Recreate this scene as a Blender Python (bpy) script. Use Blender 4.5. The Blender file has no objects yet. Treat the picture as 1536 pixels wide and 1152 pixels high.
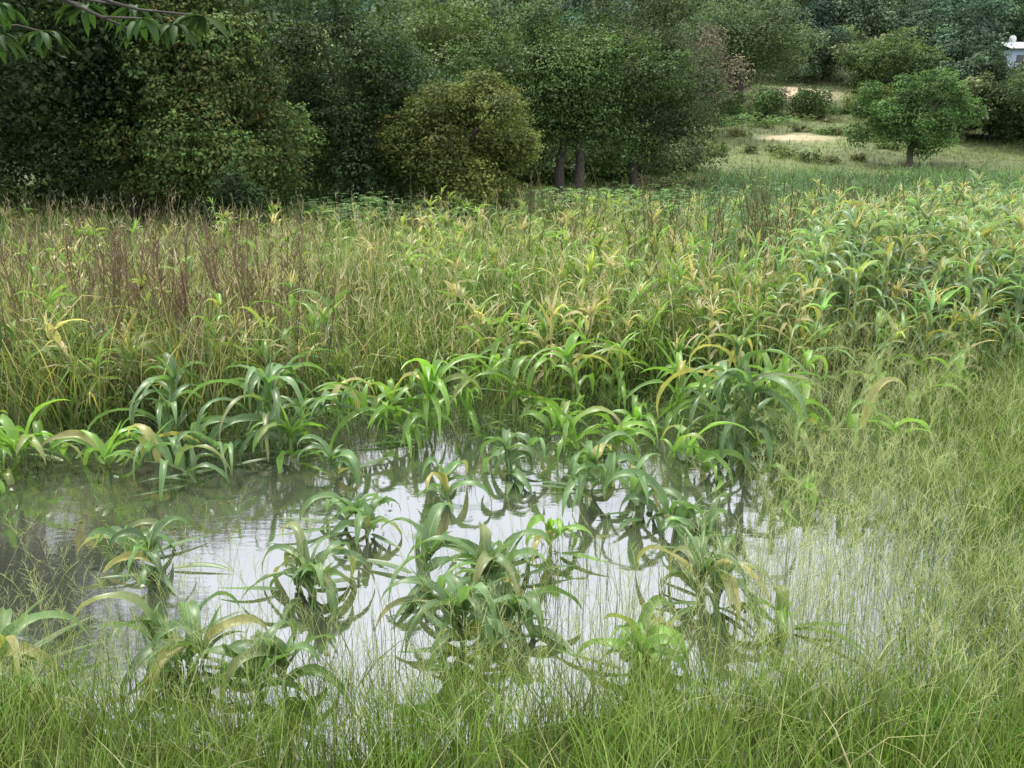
import bpy, math, numpy as np
rng = np.random.default_rng(11)
S = bpy.context.scene
U = lambda a, b, n=None: rng.uniform(a, b, n)
A = np.array

# ---------------------------------------------------------------- terrain
def sm(a, b, x):
    t = np.clip((x - a) / (b - a), 0, 1)
    return t * t * (3 - 2 * t)

def nz(x, y, s=1.0, ph=0.0):
    x = x / s; y = y / s
    return (np.sin(x * 1.7 + 1.3 * np.sin(y * 1.1 + ph) + ph) + np.sin(y * 1.9 + 1.7 * np.sin(x * 0.8 + 2 * ph) + 1.7)
            + 0.6 * np.sin(x * 3.1 - y * 2.3 + ph * 3) + 0.5 * np.sin(x * 4.3 + y * 5.1 + ph)) / 3.1

def xr(y):
    return np.interp(y, [3.5, 5.5, 7, 9, 11, 14], [1.8, 2.9, 3.5, 4.3, 5.0, 6.4])
def ye(x):
    return np.interp(x, [-8, -4, -2, 1, 3, 6], [10.6, 11.0, 11.6, 12.0, 12.2, 12.2])

def hill(x, y):
    z = np.interp(y, [0, 45, 70, 110, 200, 280, 420, 2000], [0, 0, 1.6, 8, 29, 41, 46, 46])
    w = sm(60, 130, y)
    return z + w * (2.2 * nz(x, y, 38, 1.0)) - sm(150, 260, y) * 3 * np.exp(-((x + 50) / 14) ** 2) - 4.0 * np.exp(-((x - 82) / 18) ** 2 - ((y - 142) / 22) ** 2)

def terrain(x, y):
    s1 = np.clip((4.75 + 0.25 * np.sin(x * 1.3)) - y, -5, 6) * 0.37
    s2 = np.clip((x - xr(y) - 1.8) * 0.10, -5, 0.35)
    s3 = np.clip((y - ye(x) - .4 + 0.8 * nz(x, y, 2.5)) * 0.06, -5, 0.14)
    z = np.clip(np.maximum(np.maximum(s1, s2), s3), -0.35, 5)
    return z + hill(x, y) + 0.03 * nz(x, y, 0.6) * (y < 60) + .18 * nz(x, y, 2.5, 1) * sm(50, 62, y)

# ---------------------------------------------------------------- mesh builder
class MB:
    def __init__(s):
        s.V = []; s.F = []; s.M = []; s.C = []; s.L = []; s.n = 0
    def add(s, V, F, C, L=None, m=0):
        V = np.asarray(V, dtype=np.float32).reshape(-1, 3)
        C = np.broadcast_to(np.asarray(C, dtype=np.float32), V.shape)
        if L is None: L = np.zeros_like(V)
        s.V.append(V); s.F.append(np.asarray(F, dtype=np.int32).reshape(-1, 4) + s.n); s.C.append(C)
        s.L.append(np.asarray(L, dtype=np.float32).reshape(-1, 3))
        s.M.append(np.full(len(s.F[-1]), m, dtype=np.int32)); s.n += len(V)
    def mesh(s, name, mats, smooth=True):
        V = np.concatenate(s.V); F = np.concatenate(s.F); C = np.concatenate(s.C); M = np.concatenate(s.M); L = np.concatenate(s.L)
        me = bpy.data.meshes.new(name)
        me.vertices.add(len(V)); me.vertices.foreach_set('co', V.ravel())
        me.loops.add(len(F) * 4); me.loops.foreach_set('vertex_index', F.ravel())
        me.polygons.add(len(F)); me.polygons.foreach_set('loop_start', np.arange(len(F), dtype=np.int32) * 4)
        me.polygons.foreach_set('material_index', M)
        me.polygons.foreach_set('use_smooth', np.full(len(F), smooth, dtype=bool))
        a = me.attributes.new('Col', 'FLOAT_COLOR', 'POINT')
        a.data.foreach_set('color', np.concatenate([C, np.ones((len(C), 1), np.float32)], 1).ravel())
        b = me.attributes.new('luv', 'FLOAT_VECTOR', 'POINT'); b.data.foreach_set('vector', L.ravel())
        for mt in mats: me.materials.append(mt)
        me.update(calc_edges=True)
        return me
    def obj(s, name, mats, smooth=True, link=True):
        o = bpy.data.objects.new(name, s.mesh(name, mats, smooth))
        if link: S.collection.objects.link(o)
        return o

def pr_grass(s): return (1 - s ** 1.6) * 0.93 + 0.07
def pr_maize(s): return np.clip(0.5 + s * 2.5, 0, 1) * (1 - s ** 2.6) + 0.02
def pr_leaf(s): return np.sin(np.pi * np.clip(s * 0.95 + 0.03, 0, 1)) ** 0.8 + 0.02
def pr_line(s): return 1 - 0.4 * s

def ribbons(mb, P, az, el0, el1, L, W, nseg=3, p=1.0, cols=2, fold=0.3, roll=0.25, daz=0.5, c0=None, c1=None, prof=pr_grass, m=0, wave=0.0):
    P = np.asarray(P, float).reshape(-1, 3); N = len(P)
    b = lambda v: np.broadcast_to(np.asarray(v, float), (N,))
    az, el0, el1, L, W = map(b, (az, el0, el1, L, W))
    p = b(p)[:, None]
    s = np.linspace(0, 1, nseg + 1); sm_ = (s[1:] + s[:-1]) / 2
    da = U(-daz, daz, N)
    el = el0[:, None] + (el1 - el0)[:, None] * sm_[None, :] ** p
    a = az[:, None] + da[:, None] * sm_
    seg = (L / nseg)[:, None]
    d = np.stack([np.cos(el) * np.cos(a), np.cos(el) * np.sin(a), np.sin(el)], -1) * seg[..., None]
    pts = np.concatenate([np.zeros((N, 1, 3)), np.cumsum(d, 1)], 1) + P[:, None, :]
    eln = el0[:, None] + (el1 - el0)[:, None] * s[None, :] ** p
    an = az[:, None] + da[:, None] * s
    side = np.stack([-np.sin(an), np.cos(an), np.zeros_like(an)], -1)
    nor = np.stack([-np.sin(eln) * np.cos(an), -np.sin(eln) * np.sin(an), np.cos(eln)], -1)
    r = (U(-1, 1, N) * roll)[:, None] + (U(-1, 1, N) * roll)[:, None] * s * 1.8
    sd = side * np.cos(r)[..., None] + nor * np.sin(r)[..., None]
    nn = nor * np.cos(r)[..., None] - side * np.sin(r)[..., None]
    w = W[:, None] * prof(s)[None, :]
    if cols == 2: offs = [-1, 1]
    else: offs = [-1, 0, 1]
    out = []; lu = []
    rd = U(0, 1, N)
    ph = U(0, 6, N)[:, None]
    for o in offs:
        q = pts + sd * (w * 0.5 * o)[..., None]
        if cols == 3:
            q = q + nn * (w * fold * (0.5 if o else -0.5))[..., None]
            if wave and o: q = q + nn * (w * wave * np.sin(s[None, :] * 17 + ph + o))[..., None]
        out.append(q)
        lu.append(np.stack([np.full_like(w, o), np.broadcast_to(s, w.shape), np.broadcast_to(rd[:, None], w.shape)], -1))
    V = np.stack(out, 2); Lu = np.stack(lu, 2); k = len(offs)
    c0 = np.broadcast_to(np.asarray(c0, float), (N, 3)); c1 = c0 if c1 is None else np.broadcast_to(np.asarray(c1, float), (N, 3))
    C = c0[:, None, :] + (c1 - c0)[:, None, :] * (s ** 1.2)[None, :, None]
    C = np.repeat(C[:, :, None, :], k, 2).reshape(-1, 3)
    base = (np.arange(N) * (nseg + 1) * k)[:, None, None] + (np.arange(nseg) * k)[None, :, None] + np.arange(k - 1)[None, None, :]
    F = np.stack([base, base + 1, base + k + 1, base + k], -1)
    mb.add(V, F, C, Lu, m)
    return pts

def tube(mb, pts, rad, col, n=6, m=1):
    pts = np.asarray(pts, float); rad = np.asarray(rad, float); K = len(pts)
    t = np.gradient(pts, axis=0); t /= np.linalg.norm(t, axis=1)[:, None] + 1e-9
    ref = np.where(np.abs(t[:, 2:3]) > 0.9, [[1., 0, 0]], [[0, 0, 1.]])
    u = np.cross(t, ref); u /= np.linalg.norm(u, axis=1)[:, None]; v = np.cross(t, u)
    an = np.arange(n) * 2 * math.pi / n
    V = pts[:, None, :] + (u[:, None, :] * np.cos(an)[None, :, None] + v[:, None, :] * np.sin(an)[None, :, None]) * rad[:, None, None]
    i = np.arange(K - 1)[:, None] * n; j = np.arange(n)[None, :]; j2 = (j + 1) % n
    F = np.stack([i + j, i + j2, i + n + j2, i + n + j], -1)
    mb.add(V, F, col, None, m)

def curve(p0, p1, bend, k=6, wob=0.05):
    p0 = A(p0, float); p1 = A(p1, float); t = np.linspace(0, 1, k)[:, None]
    L = np.linalg.norm(p1 - p0)
    mid = (p0 + p1) / 2 + A(bend)
    q = (1 - t) ** 2 * p0 + 2 * t * (1 - t) * mid + t ** 2 * p1
    j = rng.normal(0, wob * L / k * 2, q.shape); j[0] = 0; j[-1] = 0
    return q + j

# ---------------------------------------------------------------- materials
def newmat(name):
    m = bpy.data.materials.new(name); m.use_nodes = True; nt = m.node_tree; nt.nodes.clear()
    return m, nt, nt.nodes, nt.links

def leafmat(name, trans=0.35, rough=0.5, spec=0.3, rib=False, nscale=2.0, var=0.35, objrand=0.0, tt=(1.25, 1.4, .65)):
    m, nt, N, K = newmat(name)
    out = N.new('ShaderNodeOutputMaterial'); at = N.new('ShaderNodeAttribute'); at.attribute_name = 'Col'
    tc = N.new('ShaderNodeTexCoord'); no = N.new('ShaderNodeTexNoise'); no.inputs['Scale'].default_value = nscale; no.inputs['Detail'].default_value = 4
    K.new(tc.outputs['Object'], no.inputs['Vector'])
    mr = N.new('ShaderNodeMapRange'); mr.inputs['From Min'].default_value = .3; mr.inputs['From Max'].default_value = .7
    mr.inputs['To Min'].default_value = 1 - var; mr.inputs['To Max'].default_value = 1 + var
    K.new(no.outputs['Fac'], mr.inputs['Value'])
    mul = N.new('ShaderNodeVectorMath'); mul.operation = 'SCALE'
    K.new(at.outputs['Color'], mul.inputs[0]); K.new(mr.outputs[0], mul.inputs['Scale'])
    col = mul.outputs[0]
    if objrand:
        oi = N.new('ShaderNodeObjectInfo'); cr = N.new('ShaderNodeValToRGB')
        e = cr.color_ramp.elements; e[0].color = (.55, .66, .74, 1); e[1].color = (1.4, 1.25, .85, 1)
        x = e.new(.5); x.color = (1, 1, 1, 1)
        K.new(oi.outputs['Random'], cr.inputs[0])
        m2 = N.new('ShaderNodeVectorMath'); m2.operation = 'MULTIPLY'; K.new(col, m2.inputs[0]); K.new(cr.outputs[0], m2.inputs[1]); col = m2.outputs[0]
    if rib:
        la = N.new('ShaderNodeAttribute'); la.attribute_name = 'luv'
        sp = N.new('ShaderNodeSeparateXYZ'); K.new(la.outputs['Vector'], sp.inputs[0])
        ab = N.new('ShaderNodeMath'); ab.operation = 'ABSOLUTE'; K.new(sp.outputs[0], ab.inputs[0])
        r = N.new('ShaderNodeMapRange'); r.inputs['From Min'].default_value = .04; r.inputs['From Max'].default_value = .13
        r.inputs['To Min'].default_value = .6; r.inputs['To Max'].default_value = 0
        K.new(ab.outputs[0], r.inputs['Value'])
        sn = N.new('ShaderNodeMath'); sn.operation = 'MULTIPLY'; sn.inputs[1].default_value = 40; K.new(ab.outputs[0], sn.inputs[0])
        s2 = N.new('ShaderNodeMath'); s2.operation = 'SINE'; K.new(sn.outputs[0], s2.inputs[0])
        s3 = N.new('ShaderNodeMath'); s3.operation = 'MULTIPLY_ADD'; s3.inputs[1].default_value = .1; s3.inputs[2].default_value = 1; K.new(s2.outputs[0], s3.inputs[0])
        v3 = N.new('ShaderNodeVectorMath'); v3.operation = 'SCALE'; K.new(col, v3.inputs[0]); K.new(s3.outputs[0], v3.inputs['Scale'])
        mx = N.new('ShaderNodeMix'); mx.data_type = 'RGBA'; K.new(r.outputs[0], mx.inputs[0]); K.new(v3.outputs[0], mx.inputs[6]); mx.inputs[7].default_value = (.32, .4, .18, 1)
        col = mx.outputs[2]
    P = N.new('ShaderNodeBsdfPrincipled'); P.inputs['Roughness'].default_value = rough; P.inputs['Specular IOR Level'].default_value = spec
    K.new(col, P.inputs['Base Color'])
    T = N.new('ShaderNodeBsdfTranslucent')
    tv = N.new('ShaderNodeVectorMath'); tv.operation = 'MULTIPLY'; tv.inputs[1].default_value = tt; K.new(col, tv.inputs[0]); K.new(tv.outputs[0], T.inputs['Color'])
    X = N.new('ShaderNodeMixShader'); X.inputs[0].default_value = trans
    K.new(P.outputs[0], X.inputs[1]); K.new(T.outputs[0], X.inputs[2]); K.new(X.outputs[0], out.inputs[0])
    return m

def solid(name, c1, c2, scale, rough=.85, bump=.3, attr=False):
    m, nt, N, K = newmat(name)
    out = N.new('ShaderNodeOutputMaterial'); P = N.new('ShaderNodeBsdfPrincipled'); P.inputs['Roughness'].default_value = rough
    tc = N.new('ShaderNodeTexCoord'); no = N.new('ShaderNodeTexNoise'); no.inputs['Scale'].default_value = scale; no.inputs['Detail'].default_value = 8; no.inputs['Roughness'].default_value = .7
    K.new(tc.outputs['Object'], no.inputs['Vector'])
    cr = N.new('ShaderNodeValToRGB'); e = cr.color_ramp.elements; e[0].position = .32; e[1].position = .68; e[0].color = (*c1, 1); e[1].color = (*c2, 1)
    K.new(no.outputs['Fac'], cr.inputs[0]); col = cr.outputs[0]
    if attr:
        at = N.new('ShaderNodeAttribute'); at.attribute_name = 'Col'
        mu = N.new('ShaderNodeVectorMath'); mu.operation = 'MULTIPLY'; K.new(col, mu.inputs[0]); K.new(at.outputs['Color'], mu.inputs[1]); col = mu.outputs[0]
    K.new(col, P.inputs['Base Color'])
    bp = N.new('ShaderNodeBump'); bp.inputs['Strength'].default_value = bump; bp.inputs['Distance'].default_value = .05; K.new(no.outputs['Fac'], bp.inputs['Height']); K.new(bp.outputs[0], P.inputs['Normal'])
    K.new(P.outputs[0], out.inputs[0])
    return m

M_grass = leafmat('grass_blades', .35, .5, .25)
M_maize = leafmat('maize_leaf', .36, .4, .45, rib=True, nscale=5, var=.25)
M_dry = leafmat('dry_stalk', .15, .8, .1)
M_tree = leafmat('tree_foliage', .22, .6, .15, nscale=.6, var=.3)
M_far = leafmat('hill_foliage', .12, .8, .05, nscale=.4, var=.35, objrand=1)
M_mango = leafmat('mango_leaf', .3, .6, .12, nscale=3)
M_bark = solid('bark', (.03, .025, .02), (.12, .1, .08), 6, bump=.8)
M_ground = solid('ground_soil_and_turf', (.55, .55, .5), (1.25, 1.2, 1.1), .9, bump=.5, attr=True)

def water_mat():
    m, nt, N, K = newmat('flood_water')
    out = N.new('ShaderNodeOutputMaterial')
    D = N.new('ShaderNodeBsdfDiffuse'); D.inputs['Color'].default_value = (.045, .048, .035, 1)
    G = N.new('ShaderNodeBsdfGlossy'); G.inputs['Roughness'].default_value = .02; G.inputs['Color'].default_value = (.97, .98, 1, 1)
    tc = N.new('ShaderNodeTexCoord'); mp = N.new('ShaderNodeMapping'); mp.inputs['Scale'].default_value = (.6, 1.5, 1); K.new(tc.outputs['Object'], mp.inputs[0])
    n1 = N.new('ShaderNodeTexNoise'); n1.inputs['Scale'].default_value = 8; n1.inputs['Detail'].default_value = 5; K.new(mp.outputs[0], n1.inputs['Vector'])
    bp = N.new('ShaderNodeBump'); bp.inputs['Strength'].default_value = .11; bp.inputs['Distance'].default_value = .01; K.new(n1.outputs['Fac'], bp.inputs['Height'])
    F = N.new('ShaderNodeFresnel'); F.inputs['IOR'].default_value = 4.0
    K.new(bp.outputs[0], G.inputs['Normal']); K.new(bp.outputs[0], F.inputs['Normal'])
    X = N.new('ShaderNodeMixShader'); K.new(F.outputs[0], X.inputs[0]); K.new(D.outputs[0], X.inputs[1]); K.new(G.outputs[0], X.inputs[2]); K.new(X.outputs[0], out.inputs[0])
    return m

# ---------------------------------------------------------------- ground + water
def axis(parts):
    r = []
    for a, b, st in parts: r += list(np.arange(a, b, st))
    return A(r + [parts[-1][1]], float)
gy = axis([(-60, -4, 8), (-4, 16, .25), (16, 120, 1.2), (120, 320, 6), (320, 2000, 80)])
gx = axis([(-1500, -200, 100), (-200, -40, 8), (-40, -9, 1.5), (-9, 9, .3), (9, 60, 1.2), (60, 200, 8), (200, 1500, 100)])
X, Y = np.meshgrid(gx, gy)
Z = terrain(X, Y)
n = len(gx)
i = np.arange(len(gy) - 1)[:, None] * n + np.arange(n - 1)[None, :]
F = np.stack([i, i + 1, i + n + 1, i + n], -1)
soil = A([.035, .035, .018]); turf = A([.06, .085, .025]); sand = A([.62, .5, .36])
w = sm(-.05, .3, Z)[..., None]
C = soil * (1 - w) + turf * w
far = sm(46, 60, Y)[..., None]; C = C * (1 - far) + A([.11, .14, .045]) * (1 + .3 * nz(X, Y, 6))[..., None] * far
def blob(cx, cy, rx, ry): return np.exp(-(((X - cx + 1.5 * nz(X, Y, 3)) / rx) ** 2 + ((Y - cy) / ry) ** 2) ** 2)[..., None]
sd = np.clip(blob(32, 112, 6.5, 5) + blob(25.5, 84, 4, 1.8) * .6 + blob(52, 135, 5, 4), 0, 1)
C = C * (1 - sd) + sand * sd
mb = MB(); mb.add(np.stack([X, Y, Z], -1), F, C.reshape(-1, 3)); mb.obj('ground', [M_ground])

mb = MB()
wx = np.linspace(-40, 30, 36); wy = np.linspace(1, 34, 18); WX, WY = np.meshgrid(wx, wy); n = len(wx)
i = np.arange(len(wy) - 1)[:, None] * n + np.arange(n - 1)[None, :]
mb.add(np.stack([WX, WY, WX * 0], -1), np.stack([i, i + 1, i + n + 1, i + n], -1), (1, 1, 1)); mb.obj('water', [water_mat()])

# ---------------------------------------------------------------- trees
BK = (1, 1, 1)
def crown(mb, c, R, Rz, seed, col, nleaf, leaf, lobes=34, m=0, tip=None, lr=(.16, .36)):
    g = np.random.default_rng(seed)
    k = np.arange(lobes) + .5; ph = np.arccos(1 - 2 * k / lobes); th = math.pi * (1 + 5 ** .5) * k
    d = np.stack([np.cos(th) * np.sin(ph), np.sin(th) * np.sin(ph), np.cos(ph)], -1) + g.normal(0, .3, (lobes, 3))
    d /= np.linalg.norm(d, axis=1)[:, None]
    ang = np.arctan2(d[:, 1], d[:, 0])
    shape = 1 + .16 * np.sin(2 * ang + seed) + .13 * np.sin(3 * ang + seed * 2.1) + .12 * np.sin(5 * d[:, 2] + seed)
    cen = d * A([R, R, Rz]) * (g.uniform(.5, .98, lobes) * shape)[:, None]
    rad = R * g.uniform(lr[0], lr[1], lobes)
    cen[:, 2] = np.maximum(cen[:, 2], -Rz + rad * .5)
    pr = rad ** 2 * (1 + .5 * (d[:, 2] > -.2)); pr /= pr.sum()
    L = g.choice(lobes, nleaf, p=pr)
    v = g.normal(0, 1, (nleaf, 3)); v[:, 2] += .3; v /= np.linalg.norm(v, axis=1)[:, None]
    bump = 1 + .24 * np.sin(v[:, 0] * 6 + L) * np.sin(v[:, 1] * 7 + L * 2) + .16 * np.sin(v[:, 2] * 11 + L) + .12 * np.sin(v[:, 0] * 17 + v[:, 1] * 19)
    r = rad[L] * np.where(g.random(nleaf) < .85, g.normal(.97, .07, nleaf), g.uniform(.2, .85, nleaf)) * bump
    P = cen[L] + v * r[:, None] * A([1, 1, .8])
    P = P + A(c)
    nrm = v * .7 + A([0, 0, .4]) + g.normal(0, .45, (nleaf, 3)); nrm /= np.linalg.norm(nrm, axis=1)[:, None]
    t = np.cross(nrm, g.normal(0, 1, (nleaf, 3))); t /= np.linalg.norm(t, axis=1)[:, None]; b = np.cross(nrm, t)
    ll = (leaf * g.uniform(.55, 1.4, nleaf))[:, None]
    V = np.stack([P - t * ll * .5, P + b * ll * .3 + nrm * ll * .06, P + t * ll * .5, P - b * ll * .3 + nrm * ll * .06], 1)
    depth = np.clip((bump - .75) / .5, 0, 1)      # leaves in the hollows of a lobe are darker, those on its bulges paler
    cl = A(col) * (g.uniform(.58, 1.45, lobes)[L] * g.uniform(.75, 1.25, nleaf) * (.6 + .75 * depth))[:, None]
    if tip is not None:
        q = (g.random(nleaf) < .22 * (0.4 + (g.random(lobes) < .5)[L]))[:, None]; cl = np.where(q, A(tip) * g.uniform(.7, 1.2, (nleaf, 1)), cl)
    mb.add(V, np.arange(nleaf * 4).reshape(-1, 4), np.repeat(cl, 4, 0), None, m)
    return A(c) + cen

def make_tree(name, x, y, H, R, seed, col, nleaf=24000, leaf=.2, th=.8, lobes=34, tip=None, tx=0., tr=.22, stems=1, mats=None, link=True, base=None, lr=(.16, .36)):
    z = float(terrain(A(x), A(y))) if base is None else base
    mb = MB(); Rz = (H - th) / 2
    c = (0, 0, th + Rz)
    cen = crown(mb, c, R, Rz, seed, col, nleaf, leaf, lobes, tip=tip, lr=lr)
    for s in range(stems):
        bx = tx + (s - (stems - 1) / 2) * 1.1
        fork = A([bx * .7, .0, th + Rz * .45])
        tube(mb, curve((bx, 0, -.3), fork, (U(-.2, .2), U(-.2, .2), 0), 7), np.linspace(tr * 1.25, tr * .75, 7), BK, 9)
        for q in cen[s::stems][:16]:
            tube(mb, curve(fork, q, (0, 0, U(-.3, .2) * Rz * .5), 6), np.linspace(tr * .5, tr * .1, 6), BK, 6)
    o = mb.obj(name, mats or [M_tree, M_bark], link=link)
    o.location = (x, y, z)
    return o

DK = (.048, .082, .026); OL = (.11, .135, .034); GR = (.07, .118, .034)
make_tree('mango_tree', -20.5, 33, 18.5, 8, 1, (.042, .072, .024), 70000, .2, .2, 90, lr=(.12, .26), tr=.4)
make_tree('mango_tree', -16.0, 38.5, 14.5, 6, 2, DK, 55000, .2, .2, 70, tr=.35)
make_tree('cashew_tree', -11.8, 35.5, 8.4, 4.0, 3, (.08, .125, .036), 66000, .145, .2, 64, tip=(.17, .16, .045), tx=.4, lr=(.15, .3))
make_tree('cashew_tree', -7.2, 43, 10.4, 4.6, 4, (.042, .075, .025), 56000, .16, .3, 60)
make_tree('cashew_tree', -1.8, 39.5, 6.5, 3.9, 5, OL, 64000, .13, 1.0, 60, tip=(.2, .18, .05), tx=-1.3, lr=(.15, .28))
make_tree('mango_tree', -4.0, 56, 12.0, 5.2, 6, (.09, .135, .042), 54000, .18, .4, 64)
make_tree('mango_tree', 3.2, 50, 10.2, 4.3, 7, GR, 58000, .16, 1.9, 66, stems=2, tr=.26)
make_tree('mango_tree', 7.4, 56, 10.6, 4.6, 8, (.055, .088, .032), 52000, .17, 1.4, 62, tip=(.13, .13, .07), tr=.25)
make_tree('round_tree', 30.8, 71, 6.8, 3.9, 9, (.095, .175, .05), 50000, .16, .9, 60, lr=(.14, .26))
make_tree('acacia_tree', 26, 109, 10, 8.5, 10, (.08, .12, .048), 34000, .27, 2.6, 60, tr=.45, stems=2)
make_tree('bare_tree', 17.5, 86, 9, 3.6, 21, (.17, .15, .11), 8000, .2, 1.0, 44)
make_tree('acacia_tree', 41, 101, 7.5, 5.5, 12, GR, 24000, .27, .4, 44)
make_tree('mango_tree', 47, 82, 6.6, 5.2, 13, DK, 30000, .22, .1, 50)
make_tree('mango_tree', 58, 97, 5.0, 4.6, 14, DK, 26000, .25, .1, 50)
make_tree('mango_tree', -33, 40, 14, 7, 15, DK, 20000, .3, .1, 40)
for (x, y, H, R, sd_, cc, nl) in [(-9.4, 30.5, 2.5, 1.35, 31, (.04, .07, .026), 9000),
                         (31, 97, 3.0, 2.2, 34, GR, 6000), (26, 95, 3.4, 2.4, 35, (.085, .14, .045), 6000), (21.5, 96, 3.0, 2.4, 36, GR, 6000), (52, 76, 3.0, 3.2, 38, GR, 6000), (38, 96, 3, 2.6, 39, OL, 6000)]:
    make_tree('shrub', x, y, H, R, sd_, cc, nl, .12 if y < 50 else .2, -.2, 24, tr=.06, lr=(.22, .42))

mb = MB()
k = 0
for _ in range(170):
    y = U(56, 108); x = U(.13, .43) * y
    if y < 72 and x > .22 * y: continue
    if ((x - 32) / 7) ** 2 + ((y - 110) / 9) ** 2 < 1: continue
    if ((x - 25.5) / 5) ** 2 + ((y - 82) / 5) ** 2 < 1: continue
    h = U(.25, .8); r = U(.4, 1.3); z = float(terrain(A(x), A(y)))
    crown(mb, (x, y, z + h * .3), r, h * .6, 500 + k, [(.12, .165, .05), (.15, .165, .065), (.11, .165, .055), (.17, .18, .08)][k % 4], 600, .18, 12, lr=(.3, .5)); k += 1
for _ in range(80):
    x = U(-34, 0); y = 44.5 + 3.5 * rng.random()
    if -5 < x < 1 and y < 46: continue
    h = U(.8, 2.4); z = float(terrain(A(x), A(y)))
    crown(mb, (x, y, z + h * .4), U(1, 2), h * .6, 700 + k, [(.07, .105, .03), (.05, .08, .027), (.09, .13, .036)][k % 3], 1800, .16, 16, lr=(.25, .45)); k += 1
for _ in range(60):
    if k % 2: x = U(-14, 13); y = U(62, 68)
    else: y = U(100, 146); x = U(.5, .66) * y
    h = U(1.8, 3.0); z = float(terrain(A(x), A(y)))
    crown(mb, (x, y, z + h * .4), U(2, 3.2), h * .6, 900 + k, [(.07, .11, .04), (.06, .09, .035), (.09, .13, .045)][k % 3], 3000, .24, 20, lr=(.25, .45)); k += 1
mb.obj('undergrowth', [M_tree])

# hillside woodland, instanced
coll = bpy.data.collections.new('hillside_tree_kinds')
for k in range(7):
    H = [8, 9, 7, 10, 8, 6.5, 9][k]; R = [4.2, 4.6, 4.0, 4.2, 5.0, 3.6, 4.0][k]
    cc = A([(.10, .145, .085), (.09, .135, .088), (.118, .15, .078), (.085, .125, .082), (.105, .155, .083), (.125, .15, .083), (.092, .145, .09)][k])  # distance haze is put into these paler, bluer leaf colours
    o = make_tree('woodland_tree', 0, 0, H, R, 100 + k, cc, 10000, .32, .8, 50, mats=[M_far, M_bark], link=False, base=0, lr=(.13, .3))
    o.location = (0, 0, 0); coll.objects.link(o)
pts = []
step = 7.3
for yy in np.arange(52, 330, step):
    for xx in np.arange(-.78 * yy - 20, .78 * yy + 20, step):
        x = xx + U(-3, 3); y = yy + U(-3, 3); q = x / y
        if q > .13 and y < 78: continue
        if .13 < q < .42 and y < 116: continue
        if x > 66 and x < 105 and 104 < y < 156: continue
        if .49 < q < .66 and 78 < y < 158: continue
        if -13 < x < 13 and y < 65: continue
        pts.append((x, y))
for _ in range(30):
    q = U(.44, .66); y = U(84, 100); pts.append((q * y, y))
pts = A(pts); zz = terrain(pts[:, 0], pts[:, 1]) - .3
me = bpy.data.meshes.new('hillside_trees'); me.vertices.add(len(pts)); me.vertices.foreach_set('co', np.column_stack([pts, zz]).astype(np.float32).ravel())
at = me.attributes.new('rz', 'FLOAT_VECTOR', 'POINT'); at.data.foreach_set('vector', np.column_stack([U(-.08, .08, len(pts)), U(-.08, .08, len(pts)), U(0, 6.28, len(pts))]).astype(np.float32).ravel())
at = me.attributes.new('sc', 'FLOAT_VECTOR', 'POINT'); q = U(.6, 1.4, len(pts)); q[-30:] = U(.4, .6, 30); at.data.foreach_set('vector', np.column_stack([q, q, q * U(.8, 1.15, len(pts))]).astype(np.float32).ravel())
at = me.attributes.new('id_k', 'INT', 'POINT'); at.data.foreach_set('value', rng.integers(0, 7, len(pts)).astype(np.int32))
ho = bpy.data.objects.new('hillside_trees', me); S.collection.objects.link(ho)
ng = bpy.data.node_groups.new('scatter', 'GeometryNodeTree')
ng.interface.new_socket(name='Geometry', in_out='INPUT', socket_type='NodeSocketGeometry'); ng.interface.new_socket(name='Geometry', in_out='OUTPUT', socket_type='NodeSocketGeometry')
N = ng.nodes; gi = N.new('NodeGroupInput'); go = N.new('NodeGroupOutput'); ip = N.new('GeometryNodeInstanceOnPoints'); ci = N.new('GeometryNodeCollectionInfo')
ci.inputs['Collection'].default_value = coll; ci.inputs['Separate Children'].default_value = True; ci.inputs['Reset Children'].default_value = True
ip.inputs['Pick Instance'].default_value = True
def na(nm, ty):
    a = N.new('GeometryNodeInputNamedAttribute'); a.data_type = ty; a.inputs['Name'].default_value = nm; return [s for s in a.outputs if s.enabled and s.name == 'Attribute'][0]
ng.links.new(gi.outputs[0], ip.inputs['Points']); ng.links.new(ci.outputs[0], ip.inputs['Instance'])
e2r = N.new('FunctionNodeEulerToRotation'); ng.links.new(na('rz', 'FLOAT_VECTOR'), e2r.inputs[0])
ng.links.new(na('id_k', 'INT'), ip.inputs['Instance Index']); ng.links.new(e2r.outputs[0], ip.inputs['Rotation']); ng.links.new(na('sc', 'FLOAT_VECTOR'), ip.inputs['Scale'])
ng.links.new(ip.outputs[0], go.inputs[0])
md = ho.modifiers.new('scatter', 'NODES'); md.node_group = ng

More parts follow.
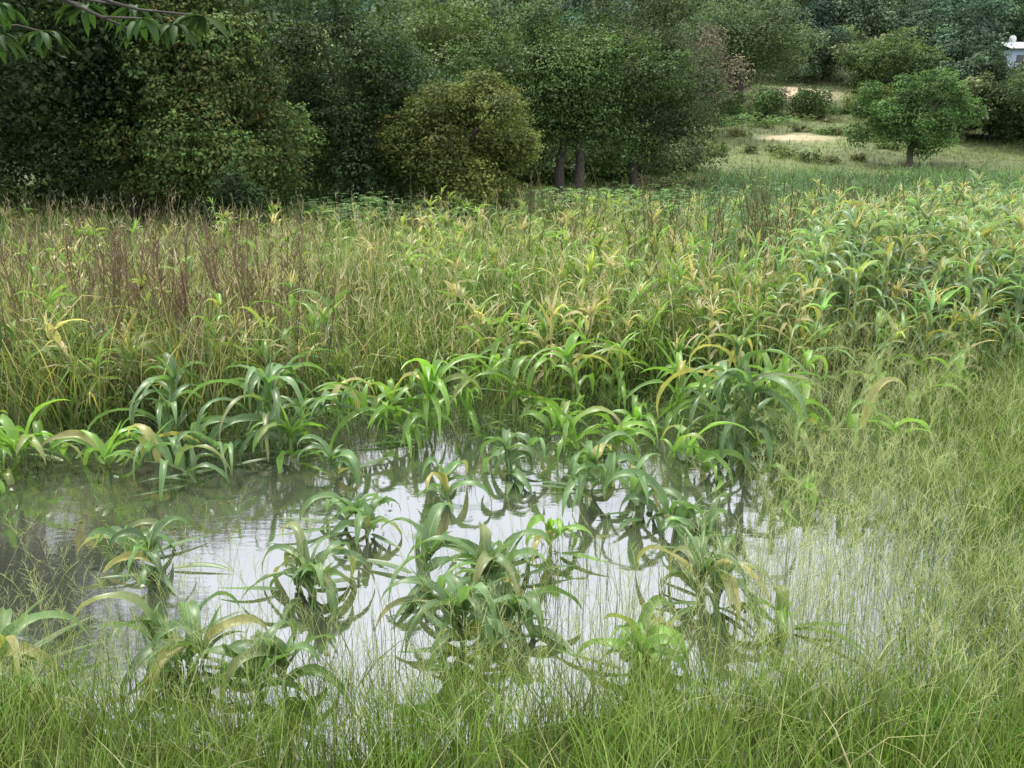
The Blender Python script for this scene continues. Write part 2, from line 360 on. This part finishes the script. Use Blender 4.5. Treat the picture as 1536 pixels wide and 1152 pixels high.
# ---------------------------------------------------------------- maize plants
def maize(mb, P, h, nl, Lr, Wr, c, yellow=.05, upright=0.3, nseg=9, tassel=False, flop=0, droop=-95, lean=.35, jit=.45):
    P = A(P, float); az0 = U(0, 2 * math.pi)
    la = U(0, 6.28); lm = min(abs(rng.normal(0, lean)), 1.3)
    lv = A([math.cos(la), math.sin(la), 0]) * lm * h
    t = np.linspace(0, 1, 6)[:, None]
    st = P + lv * t ** 1.5 + A([0, 0, 1]) * h * t * (1 - .4 * lm * t)
    top = st[-1]
    tube(mb, np.concatenate([[P - A([0, 0, .3])], st]), [.018, .017, .016, .015, .013, .01, .006], A(c) * 1.15, 6, m=0)
    k = np.arange(nl); f = (k + .5) / nl
    fi = f ** .8 * 5; i0 = np.minimum(fi.astype(int), 4); fr = (fi - i0)[:, None]
    B = st[i0] * (1 - fr) + st[i0 + 1] * fr
    az = az0 + k * math.pi + rng.normal(0, jit, nl)
    el0 = np.radians(np.clip(58 + 26 * f + rng.normal(0, 13, nl), 5, 88))
    el1 = np.radians(droop + upright * 110 * f ** 2 + rng.normal(0, 24, nl))
    L = U(Lr[0], Lr[1], nl) * (0.7 + .5 * np.sin(math.pi * np.clip(f, 0.05, .95)))
    W = U(*Wr, nl)
    cc = A(c) * U(.7, 1.3, (nl, 1)) * np.where(f > .7, 1.2, 1)[:, None]
    yl = rng.random(nl) < yellow
    cc = np.where(yl[:, None], A([.36, .33, .12]), cc)
    tipc = np.where(rng.random((nl, 1)) < .15, A([.3, .27, .12]), cc * 1.1)
    ribbons(mb, B, az, el0, el1, L, W, nseg, p=rng.uniform(.6, 1.7, nl), cols=3, fold=.3, roll=.5, daz=.9, c0=cc, c1=tipc, prof=pr_maize, wave=.12)
    nw = 3
    ribbons(mb, np.repeat(top[None], nw, 0) - A([0, 0, .06]), U(0, 6.28, nw), np.radians(U(60, 88, nw)), np.radians(U(-70, 60, nw)), U(.25, .5, nw) * Lr[1] / .8, U(.03, .055, nw), 6, cols=3, fold=.7,
            c0=A(c) * 1.3, c1=A(c) * 1.4, prof=pr_maize)
    nf = int(flop)
    if nf:
        az = U(0, 6.28, nf); B = np.column_stack([P[0] + .12 * np.cos(az), P[1] + .12 * np.sin(az), U(.015, .03, nf)])
        ribbons(mb, B, az, U(.1, .3, nf), U(-.2, -.08, nf), U(.35, .75, nf), U(.05, .09, nf), 7, cols=3, fold=.15, roll=.1, daz=1.2, c0=A(c) * .8, c1=A(c) * .9, prof=pr_maize)
    if tassel:
        nt = 9
        ribbons(mb, np.repeat(top[None], nt, 0), U(0, 6.28, nt), np.radians(U(60, 88, nt)), np.radians(U(-20, 60, nt)), U(.22, .4, nt), .017, 4, c0=(.42, .36, .17), c1=(.52, .45, .24), prof=pr_line)

BL = (.115, .195, .078); BR = (.155, .28, .05)
near = [ # x, y, stem h, leaves, leaf len, colour, sub-plants, spread
 (-3.35, 5.45, .24, 7, .85, BL, 2, .3), (-2.40, 5.65, .28, 7, .85, BL, 2, .22), (-1.58, 5.1, .3, 7, .6, BL, 2, .15), (-.55, 5.85, .34, 8, .85, BL, 2, .2), (-.38, 6.45, .36, 8, .75, BL, 2, .2), (-.75, 6.8, .3, 7, .8, BL, 1, 0),
 (-1.72, 6.65, .24, 8, .72, BL, 2, .12), (-3.2, 7.0, .28, 7, .65, BL, 2, .18), (1.62, 6.35, .34, 8, .85, BL, 2, .12), (1.12, 5.45, .18, 7, .55, BR, 2, .28), (1.85, 7.4, .24, 6, .6, BL, 1, 0),
 (-1.5, 7.8, .3, 7, .6, BL, 2, .15), (-1.75, 9.0, .3, 7, .6, BL, 1, .22), (.35, 7.35, .25, 6, .5, BR, 1, 0), (.75, 8.9, .45, 7, .8, BL, 2, .15), (1.42, 8.15, .38, 7, .75, BL, 2, .15), (-.2, 9.4, .35, 8, .65, BL, 2, .25), (.55, 10.3, .45, 8, .7, BR, 2, .3),
 (-.65, 8.5, .24, 6, .65, BL, 1, .0), (-1.1, 10.4, .8, 18, .95, BR, 2, .08), (-3.0, 10.1, 1.1, 12, 1.1, BL, 3, .35), (-2.6, 9.8, .4, 8, .7, BR, 1, .25), (-3.6, 9.4, .45, 9, .95, BL, 2, .35), (-4.9, 9.7, .5, 8, .85, BR, 2, .35), (-5.6, 9.0, .4, 8, .8, BR, 2, .25),
 (-3.9, 10.4, .75, 10, .95, BL, 2, .35), (.42, 11.2, 1.0, 10, .95, BR, 2, .2), (1.2, 11.5, .95, 10, .95, BR, 2, .35), (2.75, 10.0, 1.2, 12, 1.1, BL, 3, .3), (3.3, 9.7, .9, 10, 1.0, BR, 2, .3), (2.25, 9.5, .45, 9, .85, BR, 1, .25), (2.2, 11.0, .75, 9, .95, BR, 2, .35),
 (3.9, 11.1, .8, 9, .9, BR, 2, .35), (5.3, 11.7, .8, 9, .9, BR, 2, .35), (-.3, 10.9, .4, 8, .7, BR, 1, .35), (1.65, 10.6, .4, 8, .7, BR, 1, .3), (-1.9, 11.1, .45, 9, .7, BR, 1, .35), (-2.9, 4.95, .18, 6, .6, BL, 2, .25),
 (.05, 6.1, .2, 6, .65, BL, 1, 0), (1.05, 9.8, .3, 7, .6, BR, 1, .25), (-6.2, 9.6, .4, 8, .7, BR, 2, .25), (-.15, 6.6, .25, 6, .7, BL, 1, 0), (2.0, 6.0, .14, 5, .5, BR, 1, 0), (2.9, 8.6, .2, 6, .55, BR, 1, 0),
]
for (x, y, h, nl, L, c, ns, sp) in near:
    mb = MB()
    for s in range(ns):
        maize(mb, (x + U(-sp, sp), y + U(-sp, sp), 0), h * U(.7, 1.2), nl, (L * .7, L * 1.15), (.075, .12), c, upright=.05 if c is BL else .4, flop=2, nseg=11, lean=.8, jit=.6, droop=-100)
    mb.obj('maize_plant', [M_maize])

def wedge(n, y0, y1, ml=2.5, k=.64):
    y = np.exp(U(math.log(y0), math.log(y1), n)); x = U(-1, 1, n) * (k * y + ml)
    return x, y
mb = MB()
xs, ys = wedge(2100, 11, 40)
for x, y in zip(xs, ys):
    if y < ye(x): continue
    r = rng.random(); dens = .4 + .45 * (x > -.1 * y) + .45 * nz(x, y, 2.6) + .3 * (x > 6)
    if x < -3.5: dens *= .5
    if r > dens: continue
    u = rng.random()
    c = A([.155, .25, .065]) * U(.7, 1.4)
    if x > 4: c = A([.15, .25, .10]) * U(.7, 1.4)
    if u < .13: c = A([.43, .37, .2]) * U(.7, 1.2)
    elif u < .28: c = A([.30, .36, .10]) * U(.8, 1.15)
    maize(mb, (x, y, float(terrain(A(x), A(y)))), U(.5, 1.9), 7, (.35, .8), (.045, .085), c, yellow=.1, upright=U(.3, 1.2), nseg=5, tassel=rng.random() < .5, droop=-80, lean=.4, jit=.9)
for q in range(330):      # taller tasselled stand on the right
    y = U(13.2, 24) if q % 3 else U(13.2, 17); x = U(.34 * y, .74 * y)
    maize(mb, (x, y, float(terrain(A(x), A(y)))), U(1.5, 2.5), 12, (.5, .85), (.055, .09), A([.175, .26, .13]) * U(.65, 1.35), yellow=.12, upright=.5, nseg=6, tassel=rng.random() < .65, lean=.15)
mb.obj('maize_field', [M_maize])

# ---------------------------------------------------------------- grasses
def pal(x, y, n):
    t = rng.random((n, 1))
    g = A([.115, .195, .045]); yl = A([.20, .275, .075]); tan = A([.46, .38, .22]); gold = A([.45, .41, .13]); blu = A([.12, .21, .08])
    m = (0.5 + .5 * nz(x, y, 2.2, .7))[:, None]
    c = g * (1 - m) + yl * m
    r = sm(3, 12, x)[:, None] * .7; c = c * (1 - r) + blu * r
    left = (1 - sm(-6, 0, x)) * (1 - sm(20, 34, y))
    pt = (.07 + .17 * left)[:, None] * (1 + .8 * nz(x, y, 1.7, 4))[:, None]; pg = (.03 + .03 * left + .05 * (nz(x, y, 1.3, 2) > .3))[:, None]
    c = np.where(t < pt, tan, c); c = np.where((t > pt) & (t < pt + pg), gold, c)
    return c * U(.5, 1.4, (n, 1))

mb = MB()
x, y = wedge(108000, 10.2, 42)
edge = y - ye(x) + .9 * nz(x, y, 1.5) + .5 * nz(x, y, .5, 2)
keep = (rng.random(len(x)) < sm(-.5, 1.0, edge)) & (rng.random(len(x)) < .75 + .5 * nz(x, y, .8, 5)); x = x[keep]; y = y[keep]; n = len(x)
z = np.maximum(terrain(x, y), -.1)
hh = U(.4, 1.7, n) * (1 + .4 * nz(x, y, 2.8, .4) + .3 * nz(x, y, .9, 3)) * (1 - .5 * sm(24, 40, y))
cc = pal(x, y, n)
ribbons(mb, np.column_stack([x, y, z]), U(0, 6.28, n), np.radians(U(66, 90, n)), np.radians(U(-70, 85, n)), hh, U(.004, .019, n) * (1 + y / 28), 4, p=U(1.4, 3, n), c0=cc * .35, c1=cc * 1.25, roll=.8)  # dark blade bases: shade between blades and dead growth, put into the colour
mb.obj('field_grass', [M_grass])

mb = MB()
x = U(-7.5, 5.5, 9000); y = U(4.9, 11.8, 9000); k = (nz(x, y, .9, 2.2) + .5 * nz(x, y, .35, 1) > .38 + .25 * (np.abs(x) < 1.5) - .5 * sm(6, 5, y) - .3 * (x < -3) * (y > 7.5)); x = x[k]; y = y[k]; n = len(x)
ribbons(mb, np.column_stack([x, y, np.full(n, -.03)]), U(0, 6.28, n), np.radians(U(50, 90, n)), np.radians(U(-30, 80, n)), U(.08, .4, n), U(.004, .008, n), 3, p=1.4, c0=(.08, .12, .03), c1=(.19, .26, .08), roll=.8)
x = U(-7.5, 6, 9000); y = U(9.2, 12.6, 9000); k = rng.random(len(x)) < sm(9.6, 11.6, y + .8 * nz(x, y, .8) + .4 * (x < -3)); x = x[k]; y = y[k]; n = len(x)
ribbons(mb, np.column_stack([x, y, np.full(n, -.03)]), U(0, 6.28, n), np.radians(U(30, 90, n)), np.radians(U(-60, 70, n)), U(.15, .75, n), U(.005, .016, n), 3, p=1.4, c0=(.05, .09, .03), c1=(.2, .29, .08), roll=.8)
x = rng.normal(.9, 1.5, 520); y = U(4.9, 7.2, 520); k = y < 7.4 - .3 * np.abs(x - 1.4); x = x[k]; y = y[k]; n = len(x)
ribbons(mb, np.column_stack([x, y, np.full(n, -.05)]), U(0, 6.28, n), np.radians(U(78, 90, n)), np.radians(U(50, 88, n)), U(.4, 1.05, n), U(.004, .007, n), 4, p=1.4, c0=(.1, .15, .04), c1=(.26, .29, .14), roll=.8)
mb.obj('water_grass', [M_grass])

def bankcol(n, x, y):
    m = (0.5 + .5 * nz(x, y, .8, .3))[:, None]
    c = A([.125, .23, .034]) * (1 - m) + A([.22, .31, .08]) * m
    t = rng.random((n, 1)); c = np.where(t < .12, A([.44, .41, .22]), c)
    return c * U(.45, 1.4, (n, 1))
mb = MB()
x = U(-5, 5, 42000); y = U(2.0, 6.0, 42000)
k = rng.random(len(x)) < sm(5.6, 4.4, y + .45 * nz(x, y, .6) + .25 * nz(x, y, .25, 1)) * (.7 + .6 * nz(x, y, .3, 4)); x = x[k]; y = y[k]; n = len(x); cc = bankcol(n, x, y)
ribbons(mb, np.column_stack([x, y, np.maximum(terrain(x, y), -.1) - .02]), U(0, 6.28, n), np.radians(U(60, 90, n)), np.radians(U(-10, 85, n)), U(.2, .85, n), U(.0035, .011, n), 4, p=1.7, c0=cc * .35, c1=cc * 1.25, roll=.8)  # blade feet coloured darker for shade low in the turf and dead leaf
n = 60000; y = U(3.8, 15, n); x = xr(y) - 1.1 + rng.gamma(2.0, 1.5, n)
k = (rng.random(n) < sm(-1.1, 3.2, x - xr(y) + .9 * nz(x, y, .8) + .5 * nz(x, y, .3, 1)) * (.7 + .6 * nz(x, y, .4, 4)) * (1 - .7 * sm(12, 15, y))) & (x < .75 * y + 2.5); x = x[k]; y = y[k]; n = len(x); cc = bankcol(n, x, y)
ribbons(mb, np.column_stack([x, y, np.maximum(terrain(x, y), -.1) - .02]), U(0, 6.28, n), np.radians(U(55, 90, n)), np.radians(U(-30, 85, n)), U(.25, 1.3, n), U(.0035, .011, n), 4, p=1.9, c0=cc * .35, c1=cc * 1.25, roll=.8)  # same darkened feet, painted shade plus dead leaf
mb.obj('bank_grass', [M_grass])

mb = MB()
def panicles(x, y, hmin, hmax, col, nb=11):
    n = len(x); P = np.column_stack([x, y, np.maximum(terrain(x, y), -.1)])
    az = U(0, 6.28, n)
    pt = ribbons(mb, P, az, np.radians(U(70, 90, n)), np.radians(U(30, 85, n)), U(hmin, hmax, n), .0038, 5, p=1.6, c0=(.14, .2, .06), c1=col, prof=pr_line, roll=.6)
    for b in range(nb):
        f = b / nb
        q = pt[:, -1] * f + pt[:, -2] * (1 - f)
        ribbons(mb, q, U(0, 6.28, n), np.radians(U(30, 80, n)), np.radians(U(0, 60, n)), U(.04, .13, n) * (1.2 - .6 * f), .0028, 2, c0=col, c1=A(col) * 1.15, prof=pr_line, roll=.8)
x = U(-4.5, 4.5, 950); y = 3.5 + 2.8 * rng.random(950) ** 1.2; panicles(x, y, .5, 1.2, (.34, .36, .19), 8)
n = 1900; y = U(4.2, 12.5, n); x = xr(y) - 1.7 + rng.gamma(1.9, 1.2, n); k = x < .7 * y + 2; panicles(x[k], y[k], .6, 1.5, (.36, .38, .2))
mb.obj('seeding_grass', [M_grass])

mb = MB()
def stalks(x, y, h0, h1, col, nb=14, w=.014):
    n = len(x); P = np.column_stack([x, y, terrain(x, y)]); h = U(h0, h1, n)
    pt = ribbons(mb, P, U(0, 6.28, n), np.radians(U(76, 90, n)), np.radians(U(62, 90, n)), h, w, 5, c0=A(col) * .7, c1=col, prof=pr_line, roll=1.5)
    for b in range(nb):
        f = rng.random(n)[:, None] * 2.8 + 2.1; i0 = np.floor(f).astype(int); fr = f - i0
        q = pt[np.arange(n), i0[:, 0]] * (1 - fr) + pt[np.arange(n), i0[:, 0] + 1] * fr
        ribbons(mb, q, U(0, 6.28, n), np.radians(U(20, 70, n)), np.radians(U(40, 85, n)), U(.08, .26, n), U(.008, .026, n), 2, c0=col, c1=A(col) * 1.2, roll=1.5)
def clump(cx, cy, sx, sy, n): return rng.normal(cx, sx, n), rng.normal(cy, sy, n)
BRN = (.15, .105, .075)
for cx, cy, sx, sy, n in [(-6.4, 13.4, 1.0, 1.0, 54), (-4.9, 12.4, .4, .5, 44), (-6.2, 16.5, 1.6, 1.2, 44), (-4.1, 14.2, .5, .7, 34), (-8.2, 13, 1.2, .8, 40), (-3.7, 12.8, .7, .6, 12), (-10, 18, 2, 2, 30)]:
    a, b = clump(cx, cy, sx, sy, n); stalks(a, np.maximum(b, 11.4), 1.4, 2.6, BRN, 18, .018)
for cx, cy, sx, sy, n in [(8.6, 23, .8, .9, 60), (6.6, 22.5, .5, .7, 40), (10.4, 24.5, .7, .8, 28), (2.2, 21, 2, 1.5, 34), (5, 24, 2, 1, 34), (-2, 28, 3, 1.5, 26), (3, 17, 3, 2, 30)]:
    a, b = clump(cx, cy, sx, sy, n); stalks(a, b, 1.5, 3.0, (.11, .10, .05), 24, .024)
x, y = wedge(3600, 11.8, 40); k = y > ye(x) + .5; x = x[k]; y = y[k]
stalks(x, y, .9, 2.1, (.46, .41, .24), 5, .010)
mb.obj('dry_weed_stalks', [M_dry])

mb = MB()
n = 90000; y = np.exp(U(math.log(32), math.log(125), n)); x = U(-.3, .78, n) * y
k = ((y < 66) | (x > 6)) & ~((((x - 32) / 6.5) ** 2 + ((y - 110) / 7) ** 2) < 1) & ~((((x - 25.5) / 4) ** 2 + ((y - 84) / 2.2) ** 2) < 1); x = x[k]; y = y[k]; n = len(x)
crop = (x > .06 * y) & (y < 60 + .2 * x)
cg = np.where(crop[:, None], A([.14, .225, .08]), A([.19, .235, .085])) * U(.5, 1.4, (n, 1)) * (1 + .35 * nz(x, y, 5, 1))[:, None]
cg = np.where((rng.random((n, 1)) < .12), A([.38, .32, .19]), cg)
ribbons(mb, np.column_stack([x, y, terrain(x, y) - .02]), U(0, 6.28, n), np.radians(U(55, 90, n)), np.radians(U(-60, 70, n)), U(.3, .95, n) * (1 + .4 * nz(x, y, 3, 2)) * np.where(crop, 1.3, .65), U(.02, .035, n) * (y / 40), 2, c0=cg * .5, c1=cg * 1.2, roll=.8)  # base colour darkened to paint shade and dead growth at the roots
n = 20000; y = np.exp(U(math.log(22), math.log(60), n)); x = U(.2, .75, n) * y; cg = A([.125, .215, .10]) * U(.5, 1.45, (n, 1))
ribbons(mb, np.column_stack([x, y, terrain(x, y) - .02]), U(0, 6.28, n), np.radians(U(60, 90, n)), np.radians(U(-80, 70, n)), U(.8, 2.0, n) * (1 + .2 * nz(x, y, 2, 1)), U(.03, .06, n) * (y / 35), 4, p=1.7, c0=cg * .4, c1=cg * 1.2, roll=.8)  # crop bases carry painted shade and dead growth too
n = 20000; y = U(26, 44, n); x = -U(.0, .8, n) * y; cg = A([.14, .205, .055]) * U(.5, 1.45, (n, 1))
ribbons(mb, np.column_stack([x, y, terrain(x, y) - .02]), U(0, 6.28, n), np.radians(U(55, 90, n)), np.radians(U(-60, 80, n)), U(.3, 1.1, n), U(.02, .04, n), 2, c0=cg * .5, c1=cg * 1.2, roll=.8)  # lower blade colour darkened, painted root shade and dead growth
mb.obj('meadow_grass', [M_grass])

mb = MB()
for (cx, cy, sx, sy, nn) in [(-6.5, 36, 1.6, 1, 60), (3, 41, 3.2, 1.2, 80), (-3.5, 35.5, 2.5, .8, 40), (18, 84, 3.5, 3, 40), (24, 89, 4, 2, 30), (8, 45, 3, 1.5, 40)]:
    for _ in range(nn):
        x = rng.normal(cx, sx); y = rng.normal(cy, sy); z = float(terrain(A(x), A(y))); h = U(.9, 1.6); c = A([.18, .30, .11]) * U(.75, 1.2)
        tube(mb, [(x, y, z - .1), (x, y, z + h * .6), (x + U(-.1, .1), y, z + h)], [.015, .012, .008], (.12, .1, .06), 5, m=0)
        for l in range(14):
            a = U(0, 6.28); r = U(.15, .55); p = A([x + r * math.cos(a), y + r * math.sin(a), z + h * U(.65, 1.1)])
            ribbons(mb, np.repeat(p[None], 5, 0), a + np.linspace(-1.5, 1.5, 5), .1, -.6, .2, .06, 2, c0=c, c1=c * 1.1, prof=pr_leaf)
mb.obj('cassava_plants', [M_grass])

mb = MB()
n = 1900; x = rng.uniform(-7, 5, n); y = U(5.2, 12, n); k = nz(x, y, 1.1, 3.1) > np.where(x < -1.2, .0, .45); x = x[k]; y = y[k]; n = len(x)
a = U(0, 6.28, n); r = U(.008, .035, n); t = np.stack([np.cos(a), np.sin(a), a * 0], -1) * r[:, None]; b = np.stack([-np.sin(a), np.cos(a), a * 0], -1) * r[:, None] * U(.2, .7, n)[:, None]
P = np.column_stack([x, y, U(.004, .012, n)])
cl = np.where(rng.random((n, 1)) < .5, A([.12, .15, .05]), A([.16, .12, .06])) * U(.4, 1.2, (n, 1))
mb.add(np.stack([P - t, P - b, P + t, P + b], 1), np.arange(n * 4).reshape(-1, 4), np.repeat(cl, 4, 0)); mb.obj('floating_leaves', [M_grass])

# ---------------------------------------------------------------- overhanging mango tree by the camera (trunk left of view)
mb = MB()
bx, by = -6.2, 2.2; bz = float(terrain(A(bx), A(by)))
cen = crown(mb, (bx - .9, by - .3, bz + 5.2), 3.0, 2.1, 77, (.05, .085, .025), 9000, .17, 34)
fork = A([bx, by, bz + 2.6])
tube(mb, curve((bx - .1, by, bz - .3), fork, (.1, 0, 0), 7), np.linspace(.3, .22, 7), BK, 12)
for q in cen[:20]: tube(mb, curve(fork, q, (0, 0, -.3), 6), np.linspace(.11, .02, 6), BK, 6)
j1 = A([-3.5, 5.0, 4.6]); l1 = curve(fork, j1, (0, 0, .5), 8, .02); tube(mb, l1, np.linspace(.12, .05, 8), BK, 8)
tips = [(-1.95, 5.5, 4.2), (-1.82, 5.6, 4.26), (-2.1, 5.4, 4.22), (-2.72, 5.5, 4.16), (-2.95, 5.4, 4.14), (-2.5, 5.6, 4.32), (-3.2, 5.5, 4.18), (-3.05, 5.5, 4.14), (-2.3, 5.8, 4.34), (-3.4, 5.4, 4.2), (-2.85, 5.3, 4.28), (-3.15, 5.2, 4.3)]
for tp in tips:
    tube(mb, curve(j1, tp, (0, 0, U(-.25, .0)), 7, .14), np.linspace(.02, .006, 7), BK, 5)
tips2 = [(-2.95, 4.95, 2.56), (-3.05, 4.85, 2.5)]
for tp in tips2:
    tube(mb, curve(fork, tp, (0, 0, .3), 7, .06), np.linspace(.04, .006, 7), BK, 5)
for tp in tips + tips2:
    n = 14 if tp in tips else 7
    ribbons(mb, np.repeat(A(tp)[None], n, 0), U(0, 6.28, n), U(-.5, .3, n), U(-1.5, -1.0, n), U(.13, .24, n), U(.034, .05, n), 5, cols=3, fold=.25, c0=(.035, .07, .02), c1=(.05, .1, .026), prof=pr_leaf, m=2)
mb.obj('mango_tree', [M_tree, M_bark, M_mango])

# ---------------------------------------------------------------- house on the hillside (right edge)
M_wall = solid('blue_plaster', (.30, .38, .5), (.42, .5, .6), 1.5, bump=.1)
M_roof = solid('iron_roof', (.3, .32, .34), (.42, .43, .45), 3, rough=.6)
M_glass = solid('dark_window', (.02, .025, .03), (.03, .035, .04), 2, rough=.2)
M_white = solid('white_paint', (.55, .55, .55), (.65, .65, .65), 3)
import bmesh
def box(name, parent, mat, c, s, rot=None):
    bm = bmesh.new(); bmesh.ops.create_cube(bm, size=1)
    for v in bm.verts: v.co = (v.co.x * s[0], v.co.y * s[1], v.co.z * s[2])
    bmesh.ops.bevel(bm, geom=bm.edges[:], offset=.02, segments=1, affect='EDGES')
    me = bpy.data.meshes.new(name); bm.to_mesh(me); bm.free(); me.materials.append(mat)
    o = bpy.data.objects.new(name, me); S.collection.objects.link(o); o.parent = parent; o.location = c
    if rot: o.rotation_euler = rot
    return o
he = bpy.data.objects.new('plastered_house', None); S.collection.objects.link(he)
hx, hy = 82.3, 150; hz_ = float(terrain(A(hx), A(hy))); he.location = (hx, hy, hz_ + .6)
box('plinth', he, M_wall, (0, 0, -.9), (9.6, 7.4, 2.2)); box('walls', he, M_wall, (0, 0, 1.9), (9, 7, 3.4))
box('roof_front', he, M_roof, (0, -2.1, 4.25), (10.4, 4.7, .12), (math.radians(17), 0, 0)); box('roof_back', he, M_roof, (0, 2.35, 4.25), (10.4, 4.7, .12), (math.radians(-17), 0, 0))
for kx in (-3.2, -1.2, 2.8): box('window', he, M_glass, (kx, -3.52, 2.1), (1.1, .1, 1.2)); box('window_frame', he, M_white, (kx, -3.5, 1.42), (1.4, .2, .12))
box('door', he, M_white, (.9, -3.52, 1.25), (1, .1, 2.1))
mb = MB(); an = np.linspace(0, 2 * math.pi, 17)[:-1]
rr = np.linspace(.02, .6, 5); V = A([[(r * math.cos(a), .35 * r * r, r * math.sin(a)) for a in an] for r in rr]).reshape(-1, 3)
i = np.arange(4)[:, None] * 16; j = np.arange(16)[None, :]; F = np.stack([i + j, i + (j + 1) % 16, i + 16 + (j + 1) % 16, i + 16 + j], -1)
mb.add(V + A([0, -.4, 0]), F, (1, 1, 1)); tube(mb, [(0, 0, -1.2), (0, 0, 0), (0, -.3, 0)], [.05, .05, .04], (1, 1, 1), 6, m=0)
d = mb.obj('satellite_dish', [M_white]); d.parent = he; d.location = (-3.8, -1.5, 5.2)

# ---------------------------------------------------------------- light
SE, SA = math.radians(58), math.radians(-35)
W = bpy.data.worlds.new("World"); S.world = W; W.use_nodes = True; nt = W.node_tree; N = nt.nodes; K = nt.links; N.clear()
out = N.new('ShaderNodeOutputWorld'); bg = N.new('ShaderNodeBackground'); bg.inputs['Strength'].default_value = .15
sky = N.new('ShaderNodeTexSky'); sky.sky_type = 'NISHITA'; sky.sun_disc = False; sky.sun_elevation = SE; sky.sun_rotation = SA
tc = N.new('ShaderNodeTexCoord'); mp = N.new('ShaderNodeMapping'); mp.inputs['Scale'].default_value = (1, 1, 2.5); K.new(tc.outputs['Generated'], mp.inputs[0])
no = N.new('ShaderNodeTexNoise'); no.inputs['Scale'].default_value = 2.2; no.inputs['Detail'].default_value = 6; K.new(mp.outputs[0], no.inputs['Vector'])
cr = N.new('ShaderNodeValToRGB'); cr.color_ramp.elements[0].position = .3; cr.color_ramp.elements[1].position = .7
cr.color_ramp.elements[0].color = (12.0, 12.5, 13.9, 1); cr.color_ramp.elements[1].color = (17, 17.3, 18, 1); K.new(no.outputs['Fac'], cr.inputs[0])
mx = N.new('ShaderNodeMix'); mx.data_type = 'RGBA'; mx.inputs[0].default_value = .9; K.new(sky.outputs[0], mx.inputs[6]); K.new(cr.outputs[0], mx.inputs[7])
K.new(mx.outputs[2], bg.inputs['Color']); K.new(bg.outputs[0], out.inputs[0])
sl = bpy.data.lights.new('sun', 'SUN'); sl.energy = 4.4; sl.angle = math.radians(5); sl.color = (1, .95, .86)
so = bpy.data.objects.new('sun', sl); S.collection.objects.link(so)
from mathutils import Vector
sdir = Vector((math.sin(SA) * math.cos(SE), math.cos(SA) * math.cos(SE), math.sin(SE)))
so.rotation_euler = sdir.to_track_quat('Z', 'Y').to_euler()

# ---------------------------------------------------------------- camera
cd = bpy.data.cameras.new('camera'); cd.sensor_width = 36; cd.lens = 36 * 887 / 1024; cd.clip_end = 4000; cd.clip_start = .05
co = bpy.data.objects.new('camera', cd); S.collection.objects.link(co); co.location = (0, 0, 3.5); co.rotation_euler = (math.radians(90 - 14.8), 0, 0)
S.camera = co
S.view_settings.view_transform = 'Standard'; S.view_settings.look = 'None'; S.view_settings.exposure = 0
